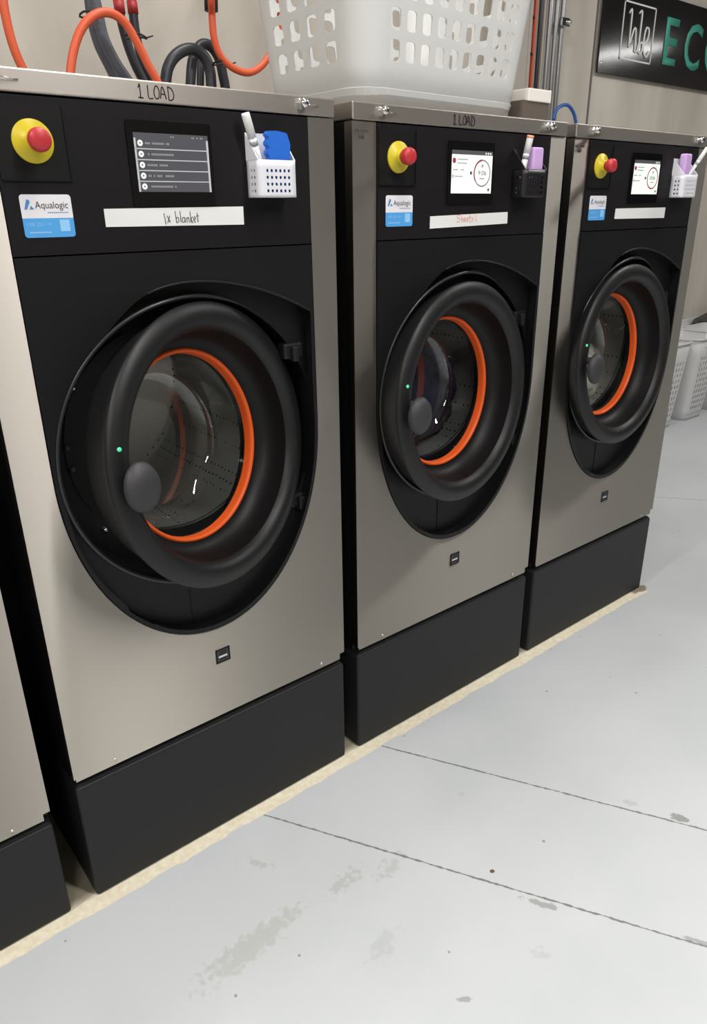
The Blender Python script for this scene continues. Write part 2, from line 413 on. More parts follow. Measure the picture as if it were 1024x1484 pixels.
        text(b, '9:06' if cfg['screen'] == '9:06' else '10:06', cx - .0145, cz - .004, .010, Y - .0004, 3, width=.029)
        ringf(b, cx, cz + .016, .0012, .0036, Y - .0003, 1, n=14); rect(b, cx - .009, cx + .009, cz - .0125, cz - .0105, Y - .0003, 1)
        ringf(b, X0 + .066, cz, 0, .004, Y - .0003, 3, n=14); ringf(b, X1 - .01, Z0 + .008, 0, .0035, Y - .0003, 3, n=14)
        ms = [SCRW, SCRT, SCRR, SCRD]
    bmesh.ops.translate(b, verts=b.verts[:], vec=(0, 0, -PH)); obj('display', b, ms, scr)
    # ---- blue and white service sticker
    b = bmesh.new(); x0s, x1s, z0s, z1s = .0905, .1715, 1.3935, 1.4575; zm = z0s + .029; r = .005
    poly(b, [(x0s, zm)] + [(x1s, zm)] + arc(x1s - r, z1s - r, r, r, 0, 90, 4) + arc(x0s + r, z1s - r, r, r, 90, 180, 4), -.0036, 0)
    poly(b, [(x1s, zm), (x0s, zm)] + arc(x0s + r, z0s + r, r, r, 180, 270, 4) + arc(x1s - r, z0s + r, r, r, 270, 360, 4), -.0036, 1)
    poly(b, [(x0s + .0055, zm + .013), (x0s + .0105, zm + .0275), (x0s + .014, zm + .0275), (x0s + .0155, zm + .024), (x0s + .0095, zm + .013)], -.0039, 2)
    poly(b, [(x0s + .0135, zm + .013), (x0s + .0165, zm + .019), (x0s + .0205, zm + .013)], -.0039, 2)
    text(b, 'Aqualogic', x0s + .0225, zm + .0145, .0105, -.0039, 3, width=.0525)
    for q in range(11): rect(b, x0s + .041 + q * .0031, x0s + .0432 + q * .0031, zm + .0075, zm + .009, -.0039, 5)
    text(b, '1300 252 114', x0s + .006, z0s + .0175, .0052, -.0039, 4, width=.038)
    for q in range(11): rect(b, x0s + .008 + q * .0032, x0s + .0105 + q * .0032, z0s + .0065, z0s + .0088, -.0039, 4)
    rect(b, x0s + .0575, x0s + .0735, z0s + .0085, z0s + .0265, -.0039, 4)
    part('service_sticker', b, [STW, STB, STPB, STT, STLB, STPB])
    # ---- paper name strip
    b = bmesh.new()
    prism(b, cfg['strip'], [], xz(-.0042, -.0034)); sp = part('paper_strip', b, PAPER)
    if cfg.get('note'):
        b = bmesh.new(); cfg['note'](b); bmesh.ops.translate(b, verts=b.verts[:], vec=(0, 0, -PH)); obj('handwriting', b, cfg['note_ink'], sp)
    # ---- square maker's badge on the steel
    b = bmesh.new(); X0, Z0, s = .349, .4705, .036
    for q in ((X0, X0 + s, Z0, Z0 + .0035), (X0, X0 + s, Z0 + s - .0035, Z0 + s), (X0, X0 + .0035, Z0, Z0 + s), (X0 + s - .0035, X0 + s, Z0, Z0 + s)): bx(b, q[0], q[1], -.0025, -.0005, q[2], q[3])
    rect(b, X0 + .003, X0 + s - .003, Z0 + .003, Z0 + s - .003, -.0014, 1)
    for k, zz in enumerate((.0075, .0205, .026)): rect(b, X0 + .008, X0 + s - .008, Z0 + zz, Z0 + zz + .003, -.0017, 0)
    rect(b, X0 + .007, X0 + s - .007, Z0 + .013, Z0 + .0175, -.0017, 2)
    part('maker_badge', b, [BLK, INK, CHROME])
    # ---- lid
    b = box(-.0005, .7205, -.004, .94, 1.599, ZL, bev=.0025); lid = part('top_cover', b, LIDST)
    for x in (.079, .641):
        b = bmesh.new(); lathe(b, [(0, -.021), (.005, -.0205), (.0085, -.017), (.0095, -.012), (.0075, -.008), (.0105, -.005), (.0105, -.004)], x, 1.618, seg=24)
        tube(b, [(x + .006, -.010, 1.6175), (x + .04, -.0055, 1.616)], .0009, seg=6, sm=1)
        bmesh.ops.translate(b, verts=b.verts[:], vec=(0, 0, -PH)); obj('lid_screw', b, CHROME, lid)
    if cfg.get('load'):
        x, w = cfg['load']; b = bmesh.new()
        L = [[(-.06, .72), (-.01, .95), (-.01, .05)], [(-.08, .05), (.07, .04)], [(.22, .92), (.23, .1), (.36, .06)],
             [(.45, .9), (.40, .5), (.43, .12), (.52, .1), (.56, .5), (.52, .88), (.45, .9)], [(.58, .1), (.66, .92), (.76, .08)], [(.60, .4), (.73, .4)],
             [(.83, .92), (.84, .04)], [(.82, .95), (.94, .8), (1.0, .4), (.95, .08), (.84, .02)]]
        strokes(b, L, x, 1.6045, w, .022, -.0041, r=.0009)
        bmesh.ops.translate(b, verts=b.verts[:], vec=(0, 0, -PH)); obj('handwriting', b, INKL, lid)
    if cfg.get('scribble'):
        b = bmesh.new()
        strokes(b, [[(0, .8), (.1, .1), (.2, .8), (.3, .1), (.4, .8)], [(.5, .3), (.6, .7), (.7, .2)], [(.8, .9), (.8, .1)], [(.8, .5), (1, .5), (1, .1)]], .006, 1.576, .036, .008, -.0015, r=.0006)
        strokes(b, [[(0, 1), (.1, .2)], [(.5, 1), (.6, .2)], [(-.1, .6), (.8, .6)], [(1, 1), (.8, .9), (1, .5), (.8, .1)]], .019, 1.563, .012, .009, -.0015, r=.0007)
        part('handwriting', b, INK)
    return root

def plinth(x0, dz, label, g=.0006):
    h = PH + dz - .0015
    b = box(x0 + .0, x0 + W, 0, .92, 0, h - .004, bev=.007, seg=3)
    bx(b, x0 + .006, x0 + W - .006, .006, .91, h - .008, h, bev=.002)
    for v in b.verts: v.co.x -= x0
    o = obj('machine_plinth', b, PLIN, None, smooth=False, loc=(x0, 0, 0))
    return tag(o, label, 'plinth', 'black steel plinths under the washing machines')

def note_blanket(b):
    L = [[(0, .85), (.03, .0)], [(.09, .65), (.17, .15)], [(.17, .65), (.09, .1)],
         [(.34, 1), (.36, .12)], [(.36, .45), (.42, .5), (.43, .2), (.36, .12)], [(.49, 1), (.50, .15)],
         [(.62, .5), (.55, .45), (.55, .15), (.62, .2), (.62, .5), (.64, .12)], [(.68, .5), (.69, .12)], [(.69, .4), (.74, .5), (.76, .12)],
         [(.80, .95), (.81, .10)], [(.865, .55), (.81, .32)], [(.81, .32), (.87, .08)], [(.905, .32), (.955, .36), (.945, .52), (.91, .48), (.905, .22), (.96, .12)], [(1.02, .85), (1.03, .12)], [(.98, .58), (1.07, .62)]]
    strokes(b, L, .3325, 1.409, .064, .022, -.0044, r=.0007)
def note_sheets(b):
    L = [[(.16, .9), (.02, .85), (.04, .55), (.16, .45), (.12, .1), (0, .15)], [(.24, 1), (.25, .1)], [(.25, .45), (.33, .5), (.34, .1)],
         [(.38, .35), (.47, .4), (.43, .6), (.38, .3), (.47, .12)], [(.52, .35), (.61, .4), (.57, .6), (.52, .3), (.61, .12)], [(.68, .9), (.69, .15), (.74, .12)], [(.63, .6), (.75, .62)],
         [(.88, .6), (.80, .5), (.88, .3), (.80, .12)], [(1.0, .95), (1.02, .1)]]
    strokes(b, L, .3165, 1.397, .066, .020, -.0044, r=.0007)

X = [-.777, 0, .7677, 1.528]
strip1 = [(.2245, 1.407), (.496, 1.4055), (.4965, 1.4375), (.2245, 1.4355)]
strip2 = [(.2275, 1.3865), (.5025, 1.3925), (.5015, 1.4195), (.2275, 1.413)]
strip3 = [(.2225, 1.3955), (.498, 1.394), (.498, 1.4245), (.2235, 1.4235)]
machine(X[0], -.055, dict(label='stainless washing machine cut off by the left edge of the photo', door=((.37, -.03, .985), 4, 0), screen='menu', strip=strip1))
machine(X[1], 0, dict(label='large stainless washing machine in front with dark menu screen and 1x blanket strip', door=((.378, -.047, .994), 20.4, 6.4), screen='menu', strip=strip1, note=note_blanket, note_ink=INK, load=(.3135, .060), lock=1))
machine(X[2], 0, dict(label='middle stainless washing machine showing 9:06 under the white basket, red writing on its strip', door=((.339, -.040, .983), 7.9, 2.8), screen='9:06', strip=strip2, note=note_sheets, note_ink=INKR, load=(.2985, .066), scribble=1))
machine(X[3], 0, dict(label='farthest stainless washing machine at the right end of the row with blank paper strip', door=((.338, -.028, .984), 2.6, 3.3), screen='full', strip=strip3, scribble=1))
plinth(X[0], -.055, 'low black plinth under the washing machine cut off at left')
plinth(X[1], 0, 'black plinth under the large front washing machine')
plinth(X[2], 0, 'black plinth under the middle washing machine')
plinth(X[3], 0, 'black plinth under the farthest washing machine')

# laundry inside drums
def laundry(c, m, label, rx, ry, rz):
    b = bmesh.new(); bmesh.ops.create_icosphere(b, subdivisions=5, radius=1)
    for v in b.verts:
        p = v.co.copy(); k = 1 + .14 * noise.noise(p * 2.3 + Vector(c)) + .09 * noise.noise(p * 6)
        v.co = Vector((p.x * rx * k, p.y * ry * k, p.z * rz * k))
    o = obj('laundry', b, m, None, smooth=True, loc=c); tag(o, label, 'laundry')
laundry((X[2] + .3715 + .095, .31, .915), DLAUN, 'dark wet laundry behind the door glass of the middle machine', .15, .12, .16)
laundry((X[3] + .3715 + .13, .285, .862), WLAUN, 'white laundry low behind the door glass of the farthest machine', .125, .105, .125)

# ------------------------------------------------------------------ caddies, erasers, markers
def caddy(x0, m, label, group='perforated pen caddies on the machine fronts'):
    xl, w, d, zb, zf, zt = .511, .081, .040, 1.4525, 1.5165, 1.5625
    root = thing('pen_caddy', label, 'pen caddy', (x0 + xl, -.0035, zb), group=group)
    n = 9
    def cells(L, N): return [L * i / N for i in range(N + 1)]
    b = bmesh.new()
    perf(b, lambda s, t: Vector((s, -d, t)), [0] + [.0135 + .0096 * k for k in range(7)] + [w], [0] + [.0055 + .0115 * k for k in range(5)] + [zf - zb], lambda i, j: 0 < i < 7 and 0 < j < 5, inset=.24, tin=.27)
    solid(obj('front_wall', b, m, root), .0016)
    for sx in (0, w):
        b = bmesh.new()
        def S(s, t, sx=sx): return Vector((sx, -s, t))
        H = zt - zb; hf = zf - zb; bmd = [0, .010, .020, .030, d]
        # lower grid
        perf(b, S, bmd, [0] + [.0055 + .0115 * k for k in range(5)] + [hf], lambda i, j: i in (1, 2) and 0 < j < 5, inset=.22, tin=.27)
        prism(b, [(0, hf), (d, hf), (0, H)], [], lambda u, v, w_, sx=sx: Vector((sx + (w_ - .5) * .0016, -u, v)))
        solid(obj('side_wall', b, m, root), .0016)
    b = bmesh.new(); bx(b, 0, w, -.0012, .0002, 0, zt - zb); obj('back_wall', b, m, root)
    b = bmesh.new(); bx(b, 0, w, -d, 0, 0, .0018); obj('base', b, m, root)
    return root
caddy(X[1], WHITEP, 'white perforated pen caddy holding the blue eraser')
caddy(X[2], BLACKP, 'black perforated pen caddy on the middle machine')
caddy(X[3], WHITEP, 'white perforated pen caddy on the farthest machine, holding a lilac eraser')

def marker(p, tip, label, cap, r=.0085, capcol=None):
    root = thing('marker_pen', label, 'marker pen', p)
    d = Vector(tip) - Vector(p)
    b = bmesh.new(); tube(b, [(0, 0, 0), d * .72], r * .93, seg=20, sm=1); body = obj('barrel', b, WHITEP, root, smooth=False)
    b = bmesh.new(); tube(b, [d * .70, d * .97, d], lambda t: r if t < .9 else r * .93, seg=20, sm=1); obj('cap', b, CAPW, root)
    if cap is not CAPW:
        b = bmesh.new(); tube(b, [d * .955, d * 1.003], r * 1.04, seg=20, sm=1); obj('cap_tip', b, cap, root)
    b = bmesh.new(); tube(b, [d * .60, d * .66], r * 1.0, seg=20, sm=1); obj('print_band', b, SCRT, root)
CAPW = mat('cap_white', (236, 236, 232), .45); CAPO = mat('cap_peach', (240, 168, 132), .5)
def mk(x0, a, b_, label, cap, r): 
    p = Vector((x0 + a[0], a[1], a[2])); q = Vector((x0 + b_[0], b_[1], b_[2]))
    marker(p, q, label, cap, r)
mk(X[1], (.545, -.017, 1.462), (.500, -.026, 1.592), 'white marker pen leaning left beside the blue eraser', CAPW, .0078)
mk(X[2], (.5215, -.014, 1.462), (.538, -.030, 1.591), 'white marker pen with peach cap beside the lilac eraser', CAPO, .0082)
mk(X[3], (.520, -.025, 1.470), (.612, -.050, 1.592), 'white marker pen leaning far right out of the white caddy', CAPW, .0062)

def eraser(x0, xa, xb, y0, y1, z0, z1, m, label, scallop=False, bev=.006):
    b = bmesh.new(); w = xb - xa; h = z1 - z0
    if scallop:
        pts = [(0, 0), (w, 0), (w, h * .55), (w + .003, h * .8), (w - .004, h - .003), (w * .5, h), (.006, h - .001), (.0, h - .006)]
        n = 3
        for k in range(n):
            zc = h - .012 - k * .0155
            pts += [(-.0005, zc + .003), (.0045, zc), (.0045, zc - .003), (-.0005, zc - .006)]
        prism(b, pts, [], lambda u, v, w_: Vector((u, w_ * (y1 - y0), v)))
        bmesh.ops.bevel(b, geom=[e for e in b.edges if e.is_boundary or e.calc_face_angle(0) > 1], offset=.0015, segments=2, affect='EDGES')
    else:
        bx(b, 0, w, 0, y1 - y0, 0, h, bev=bev, seg=4)
    o = obj('whiteboard_eraser', b, m, None, loc=(x0 + xa, y0, z0)); tag(o, label, 'eraser'); return o
e1 = eraser(X[1], .533, .5845, -.0395, -.0275, 1.456, 1.5655, BLUE, 'blue notched whiteboard eraser in the white caddy', scallop=True)
e2 = eraser(X[2], .546, .5855, -.039, -.012, 1.456, 1.5665, LILAC, 'lilac eraser in the black caddy of the middle machine')
e3 = eraser(X[3], .524, .560, -.036, -.012, 1.456, 1.5755, LILAC, 'lilac eraser in the white caddy of the farthest machine')

# ------------------------------------------------------------------ laundry baskets
def rr_path(w, d, r, nc=6):
    """closed rounded rectangle outline (centre origin), starting at front left going right; returns points"""
    P = []
    for cx, cy, a0 in ((w / 2 - r, -d / 2 + r, -90), (w / 2 - r, d / 2 - r, 0), (-w / 2 + r, d / 2 - r, 90), (-w / 2 + r, -d / 2 + r, 180)):
        for i in range(nc + 1):
            a = math.radians(a0 + 90 * i / nc); P.append((cx + r * math.cos(a), cy + r * math.sin(a)))
    return P
def basket(name, label, cat, loc, rz, wb, db, wt, dt, h, r, nf, ns, rows, m, group=None, hole_h=(.3, .9), frontgap=0, endholes=True, hole_inset=.2, foot=True):
    root = thing(name, label, cat, loc, rz, group)
    # perimeter cells: front nf, corner, side ns, corner, ...
    def loop(t):
        w = wb + (wt - wb) * t; d = db + (dt - db) * t; pts = []
        rr_ = r * (.9 + .2 * t)
        segs = [((-w / 2 + rr_, -d / 2), (w / 2 - rr_, -d / 2), nf), 'c0', ((w / 2, -d / 2 + rr_), (w / 2, d / 2 - rr_), ns), 'c1', ((w / 2 - rr_, d / 2), (-w / 2 + rr_, d / 2), nf), 'c2', ((-w / 2, d / 2 - rr_), (-w / 2, -d / 2 + rr_), ns), 'c3']
        C = {'c0': (w / 2 - rr_, -d / 2 + rr_, -90), 'c1': (w / 2 - rr_, d / 2 - rr_, 0), 'c2': (-w / 2 + rr_, d / 2 - rr_, 90), 'c3': (-w / 2 + rr_, -d / 2 + rr_, 180)}
        kinds = []
        for s in segs:
            if isinstance(s, str):
                cx, cy, a0 = C[s]
                for i in range(6): a = math.radians(a0 + 15 * i); pts.append((cx + rr_ * math.cos(a), cy + rr_ * math.sin(a))); kinds.append('c')
            else:
                a, b_, n = s
                for i in range(n): k = i / n; pts.append((a[0] + (b_[0] - a[0]) * k, a[1] + (b_[1] - a[1]) * k)); kinds.append(('f' if n == nf and s[0][1] == s[1][1] else 's', i, n))
        return pts, kinds
    _, kinds = loop(0); N = len(kinds)
    cache = {}
    def Ff(s, t):
        tt = t / h
        key = round(tt, 5)
        if key not in cache: cache[key] = loop(tt)[0]
        P = cache[key]; i = int(math.floor(s + 1e-9)) % N; f = s - math.floor(s + 1e-9)
        a = P[i]; b_ = P[(i + 1) % N]
        return Vector((a[0] + (b_[0] - a[0]) * f, a[1] + (b_[1] - a[1]) * f, t))
    z0, z1 = hole_h[0] * h, hole_h[1] * h
    ts = [0, z0] + [z0 + (z1 - z0) * (k + 1) / rows for k in range(rows)] + [h]
    def hole(i, j):
        if not (1 <= j <= rows): return False
        k = kinds[i % N]
        if k == 'c': return False
        if k[0] == 's' and not endholes: return False
        return frontgap <= k[1] < k[2] - frontgap
    b = bmesh.new(); perf(b, Ff, list(range(N + 1)), ts, hole, inset=hole_inset, rad=.3, tin=.15, asp=.6)
    solid(obj('side_wall', b, m, root), .0028)
    # floor, rim, foot ring
    b = bmesh.new(); P = loop(0)[0]; prism(b, [(p[0] * .985, p[1] * .985) for p in P], [], lambda u, v, w_: Vector((u, v, .004 - w_ * .003))); obj('floor_panel', b, m, root)
    P = loop(1)[0]; b = bmesh.new(); tube(b, [(p[0] * 1.02, p[1] * 1.03, h) for p in P + P[:1]], .008, seg=8, sm=1); obj('rim', b, m, root, smooth=True)
    if foot:
        P = loop(0)[0]; b = bmesh.new(); n = len(P)
        A = [b.verts.new((p[0] * 1.0, p[1] * 1.0, .034)) for p in P]; Bq = [b.verts.new((p[0] * 1.03, p[1] * 1.04, .030)) for p in P]; Cq = [b.verts.new((p[0] * .99, p[1] * .99, .0)) for p in P]
        for i in range(n):
            j = (i + 1) % n; b.faces.new([A[i], A[j], Bq[j], Bq[i]]); b.faces.new([Bq[i], Bq[j], Cq[j], Cq[i]])
        obj('foot_band', b, m, root, smooth=False)
    return root
bk = (1.058, .186)
basket('laundry_basket', 'large white laundry basket standing on top of the middle washing machine', 'laundry basket', (bk[0], bk[1], 1.6325), .035,
       .515, .335, .60, .42, .36, .07, 9, 4, 5, BASK, hole_h=(.2, .95), hole_inset=.2)

for i, (x, lab) in enumerate(((4.43, 'tall white laundry hamper nearest to the farthest washing machine, mostly hidden'), (4.865, 'tall white laundry hamper with a white tag on its rim'), (5.30, 'tall white laundry hamper cut off by the right edge of the photo'))):
    basket('laundry_hamper', lab, 'laundry hamper', (x, 1.275, 0), 0, .27, .27, .37, .36, .585, .06, 6, 5, 10, HAMP, group='white laundry hampers on the floor by the wall', hole_h=(.12, .80), endholes=False, hole_inset=.24, frontgap=0)
b = bmesh.new(); prism(b, [(-.045, -.05), (.045, -.05), (.05, .045), (-.05, .05)], [], lambda u, v, w: Vector((u, w * .001, v)))
rect(b, -.02, -.004, -.01, .015, -.0004, 1); rect(b, .0, .014, -.012, .013, -.0004, 1)
tg = obj('rim_tag', b, [PAPER, INK], None, loc=(4.82, 1.085, .575)); tg.rotation_euler = (-.12, .25, -.55); tag(tg, 'white paper tag hanging on the hamper rim', 'tag')

# bench by the wall and cloth on it
root = thing('wall_bench', 'low white bench by the wall behind the hampers', 'bench', (5.6, 1.54, 0))
obj('seat', box(-1.1, 1.1, -.035, .05, .52, .56, bev=.004), BENCH, root)
obj('back_ledge', box(-1.1, 1.1, .035, .05, .56, .61, bev=.002), BENCH, root)
for s in (-1.05, 1.05): obj('leg', box(s - .02, s + .02, -.02, .045, 0, .52), BENCH, root)
b = bmesh.new(); bmesh.ops.create_icosphere(b, subdivisions=4, radius=1)
for v in b.verts:
    k = 1 + .25 * noise.noise(v.co * 2.5); v.co = Vector((v.co.x * .28 * k, v.co.y * .035 * k, max(0, v.co.z + .1) * .07 * k))
o = obj('folded_cloth', b, CLOTH, None, smooth=True, loc=(5.72, 1.530, .562)); tag(o, 'dark crumpled cloth lying on the white bench', 'cloth')

# small two-tone box on the middle machine
root = thing('small_box', 'small white and brown box on the middle machine beside the basket', 'box', (1.326, .012, 1.6325))
obj('box_body', box(0, .100, .004, .07, 0, .042, bev=.001), BOXB, root)
obj('box_lid', box(.014, .104, 0, .074, .040, .068, bev=.002), BOXW, root)

# ------------------------------------------------------------------ hoses and cables behind the machines
def hose(name, px, Y, r, m, label, cat='hose', drop=True, ends=(-1,)):
    pts = []
    for p in px:
        y = p[2] if len(p) > 2 else Y
        pts.append(at(p[0], p[1], y))
    for e in ends:
        k = pts[e] if e == 0 else pts[-1]; dn = [Vector((k.x, max(k.y, 1.02), z_)) for z_ in (1.1, .5, r)]
        pts = dn[::-1] + pts if e == 0 else pts + dn
    o0 = pts[0].copy()
    b = bmesh.new(); tube(b, [p - o0 for p in pts], r, seg=14, sm=10)
    o = obj(name, b, m, None, loc=o0); return tag(o, label, cat), pts
hose('orange_cable', [(2, -40), (6, 12), (22, 75), (50, 130), (75, 168), (100, 230)], 1.12, .0125, OCAB, 'orange cable at the far left edge rising above the front machine', 'cable')
hose('orange_cable', [(98, 200), (102, 105), (112, 55), (130, 27), (155, 18), (180, 32), (200, 65), (215, 95), (232, 128), (255, 200)], 1.00, .0120, OCAB, 'orange cable arching over in front of the dark hoses', 'cable', ends=(0, -1))
hose('drain_hose', [(128, -40), (140, 12), (150, 55), (168, 92), (192, 130), (212, 190)], 1.12, .0165, HOSEG, 'dark grey hose, rightmost of the left pair bending down', 'hose')
hose('drain_hose', [(125, -38), (132, 20), (142, 62), (160, 100), (178, 140), (192, 200)], 1.165, .0150, HOSEG, 'dark grey hose half hidden behind its pair at the left', 'hose')
h3, p3 = hose('water_hose', [(168, -40), (172, 10), (182, 55), (195, 92), (212, 128), (240, 200)], 1.24, .0145, HOSE, 'black hose with red collar, left of two under the orange arch', 'hose')
h4, p4 = hose('water_hose', [(186, -40), (192, 12), (197, 50), (207, 92), (224, 130), (250, 200)], 1.29, .0145, HOSE, 'black hose with red collar, right of two under the orange arch', 'hose')
for h, p in ((h3, p3), (h4, p4)):
    b = bmesh.new(); a = p[1] - p[0]; q = p[1] - p[0] + (p[2] - p[1]) * .02; tube(b, [p[1] - p[0] + (p[0] - p[1]) * .2, p[1] - p[0] + (p[2] - p[1]) * .22], .0165, seg=16, sm=1)
    obj('collar', b, REDT, h)
hose('supply_hose', [(238, 180), (240, 118), (246, 92), (260, 76), (278, 71), (294, 80), (303, 98), (306, 125), (307, 185)], 1.11, .0175, HOSE, 'thick black hose loop in front, above the front machine', 'hose', ends=(0, -1))
hose('supply_hose', [(274, 190), (276, 120), (280, 84), (292, 65), (306, 68), (317, 85), (323, 110), (327, 135), (330, 190)], 1.175, .0165, HOSE, 'black hose loop behind the thick front loop', 'hose', ends=(0, -1))
hose('supply_hose', [(288, 190), (290, 130), (291, 96), (296, 80)], 1.235, .0130, HOSE, 'black hose end standing inside the loops', 'hose', ends=(0,))
h5, p5 = hose('orange_cable', [(303, -60, 1.59), (305, -20), (307, 22), (310, 55), (320, 82), (340, 100), (362, 105), (382, 92), (398, 62), (404, 30), (406, -20), (408, -70, 1.59)], 1.06, .0110, OCAB, 'orange cable sagging in a loop left of the basket', 'cable', ends=())
b = bmesh.new(); tube(b, [at(305, -18, 1.06) - p5[0], at(306, 16, 1.06) - p5[0]], .021, seg=18, sm=1); obj('cable_gland', b, TIE, h5)
def tie(u, v, Y, r, label):
    p = at(u, v, Y); b = bmesh.new()
    tube(b, [(r * math.cos(t * PI / 6), r * math.sin(t * PI / 6), .004 * math.sin(t)) for t in range(13)], .0028, seg=6, sm=1)
    tube(b, [(r, 0, 0), (r + .02, -.01, .006)], .002, seg=6, sm=1)
    o = obj('cable_tie', b, TIE, None, loc=p); tag(o, label, 'cable tie', 'black cable ties'); return o
tie(131, 22, 1.07, .030, 'black cable tie holding the orange arch to the grey hose')
tie(196, 53, 1.05, .032, 'black cable tie where the orange arch crosses the black hoses')
tie(321, 92, 1.08, .028, 'black cable tie on the sagging orange cable by the loops')

# vertical runs on the wall
YW = 1.6
def vert(name, u, vbot, Y, r, m, label, cat, ztop=4.2, group=None, sq=False, udeep=True):
    p = at(u, vbot, Y); p.z = .0; b = bmesh.new()
    tube(b, [(0, 0, 0), (0, 0, ztop - p.z)], r, seg=14, sm=1)
    o = obj(name, b, m, None, smooth=False, loc=p)
    return tag(o, label, cat, group), p
CB = 'orange cables running down the wall'
vert('orange_cable', 760, 150, 1.57, .010, OCAB, 'left orange cable of the bundle running down beside the trunking', 'cable')
vert('orange_cable', 766, 152, 1.565, .009, OCAB, 'right orange cable of the bundle running down the wall', 'cable')
vert('dark_cable', 773.5, 155, 1.57, .010, HOSE, 'dark cable beside the orange cables on the wall', 'cable')
vert('wall_conduit', 778.5, 156, 1.575, .007, TRUNK, 'thin beige conduit beside the dark cable', 'conduit')
vert('wall_conduit', 786.5, 158, 1.57, .013, PIPE, 'left grey conduit of three on the wall', 'conduit')
vert('wall_conduit', 795, 160, 1.57, .012, PIPE, 'middle grey conduit of three on the wall', 'conduit')
c3, pc = vert('wall_conduit', 803, 165, 1.57, .012, PIPE, 'right grey conduit of three, with a metal clamp', 'conduit')
q = at(805, 30, 1.56) - pc
b = bmesh.new(); bx(b, -.03, .035, -.028, .0, q.z - .02, q.z + .02, bev=.003); lathe(b, [(0, -.042), (.009, -.04), (.011, -.028)], .022, q.z, seg=14); obj('clamp', b, CHROME, c3)
hose('blue_hose', [(800, 200), (802, 172), (808, 157), (820, 152), (829, 160), (834, 178), (836, 215)], 1.30, .0085, BLUEC, 'short blue hose arching above the gap between the two right machines', 'hose', ends=(0, -1))
for v_, u_, L_ in ((25, 771, 'upper black cable tie on the orange wall cables'), (78, 768, 'middle black cable tie on the orange wall cables'), (131, 765, 'lower black cable tie on the orange wall cables')):
    p = at(u_ - 3, v_, 1.555); b = bmesh.new(); bx(b, -.024, .024, -.005, .012, -.004, .004, bev=.001); bx(b, .012, .024, -.012, -.004, -.008, .006, bev=.001)
    o = obj('cable_tie', b, TIE, None, loc=p); tag(o, L_, 'cable tie', 'black cable ties')
# trunking
p0 = at(722, 158, 1.5); p1 = at(761, 156, 1.5); p0.z = p1.z = .001
b = bmesh.new(); bx(b, 0, p1.x - p0.x, 0, .10, 0, 4.199 - p0.z, bev=.004); bx(b, (p1.x - p0.x) * .93, p1.x - p0.x + .004, -.004, .0, 0, 4.199 - p0.z)
o = obj('wall_trunking', b, TRUNK, None, loc=(p0.x, 1.5, p0.z)); tag(o, 'beige cable trunking on the wall right of the basket', 'cable trunking')
# wall joint strip
p = at(850, 170, 1.6); bm_ = box(-.006, .006, -.004, .004, .0, 4.2 - .0)
o = obj('trim_1', bm_, mat('joint_sealant', (110, 106, 102), .7), None, loc=(p.x, 1.598, 0)); tag(o, kind='structure')

# ------------------------------------------------------------------ sign
YS = 1.575
root = thing('wall_sign', 'glossy black sign with script logo and teal letters on the back wall', 'sign', at(865, 105, YS))
R0 = root.location.copy(); top = at(872, 2, YS).z
zt_ = max(top, at(1000, 5, YS).z) - R0.z
obj('sign_board', box(0, 2.3, 0, .012, 0, zt_, bev=.002), SIGN, root)
def S(u, v): p = at(u, v, YS) - R0; return (p.x, p.z)
# logo frame
b = bmesh.new(); a = S(896, 85); c = S(941, 94); d = S(950, 12)
x0, x1 = a[0], c[0]; z0 = (a[1] + c[1]) / 2; z1 = d[1]; t = .008
for q in ((x0, x1, z0, z0 + t), (x0, x1, z1 - t, z1), (x0, x0 + t, z0, z1), (x1 - t, x1, z0, z1)): bx(b, q[0], q[1], -.003, 0, q[2], q[3])
obj('logo_frame', b, PAPER, root)
b = bmesh.new(); w = x1 - x0; h = z1 - z0
L = [[(.17, .80), (.24, .86), (.25, .5), (.25, .22)], [(.28, .30), (.36, .55), (.42, .54), (.44, .3), (.45, .16)], [(.43, .20), (.50, .17), (.55, .3)],
     [(.47, .84), (.55, .88), (.56, .6), (.55, .16)], [(.56, .30), (.66, .36), (.68, .24), (.62, .15), (.56, .20)], [(.70, .32), (.82, .44), (.83, .60), (.74, .62), (.70, .42), (.73, .20), (.83, .12), (.90, .22)]]
strokes(b, L, x0, z0, w, h, -.002, r=.0055); obj('script_logo', b, PAPER, root)
for ch, ul, vl, ur, vt in (('E', 958, 92, 976, 23), ('C', 987, 98, 1010, 31), ('O', 1017, 103, 1042, 37)):
    a = S(ul, vl); c = S(ur, vl + 4); hh = S(ul + 5, vt)[1] - a[1]
    b = bmesh.new(); text(b, ch, a[0], (S(958, 92)[1]), S(965, 23)[1] - S(958, 92)[1], -.001, width=c[0] - a[0], bold=.012)
    # bolder lettering
    r_ = bmesh.ops.extrude_face_region(b, geom=b.faces[:]); bmesh.ops.translate(b, verts=[v for v in r_['geom'] if isinstance(v, bmesh.types.BMVert)], vec=(0, -.003, 0))
    cxm = sum(v.co.x for v in b.verts) / len(b.verts)
    obj('letter', b, TEAL, root)
for q in ((.03, .05),):
    b = bmesh.new(); lathe(b, [(0, -.006), (.006, -.005), (.008, 0)], q[0], q[1], seg=14); obj('sign_screw', b, CHROME, root)

# ------------------------------------------------------------------ room
def plane_box(name, x0, x1, y0, y1, z0, z1, m):
    o = obj(name, box(x0, x1, y0, y1, z0, z1), m, None); return tag(o, kind='structure')

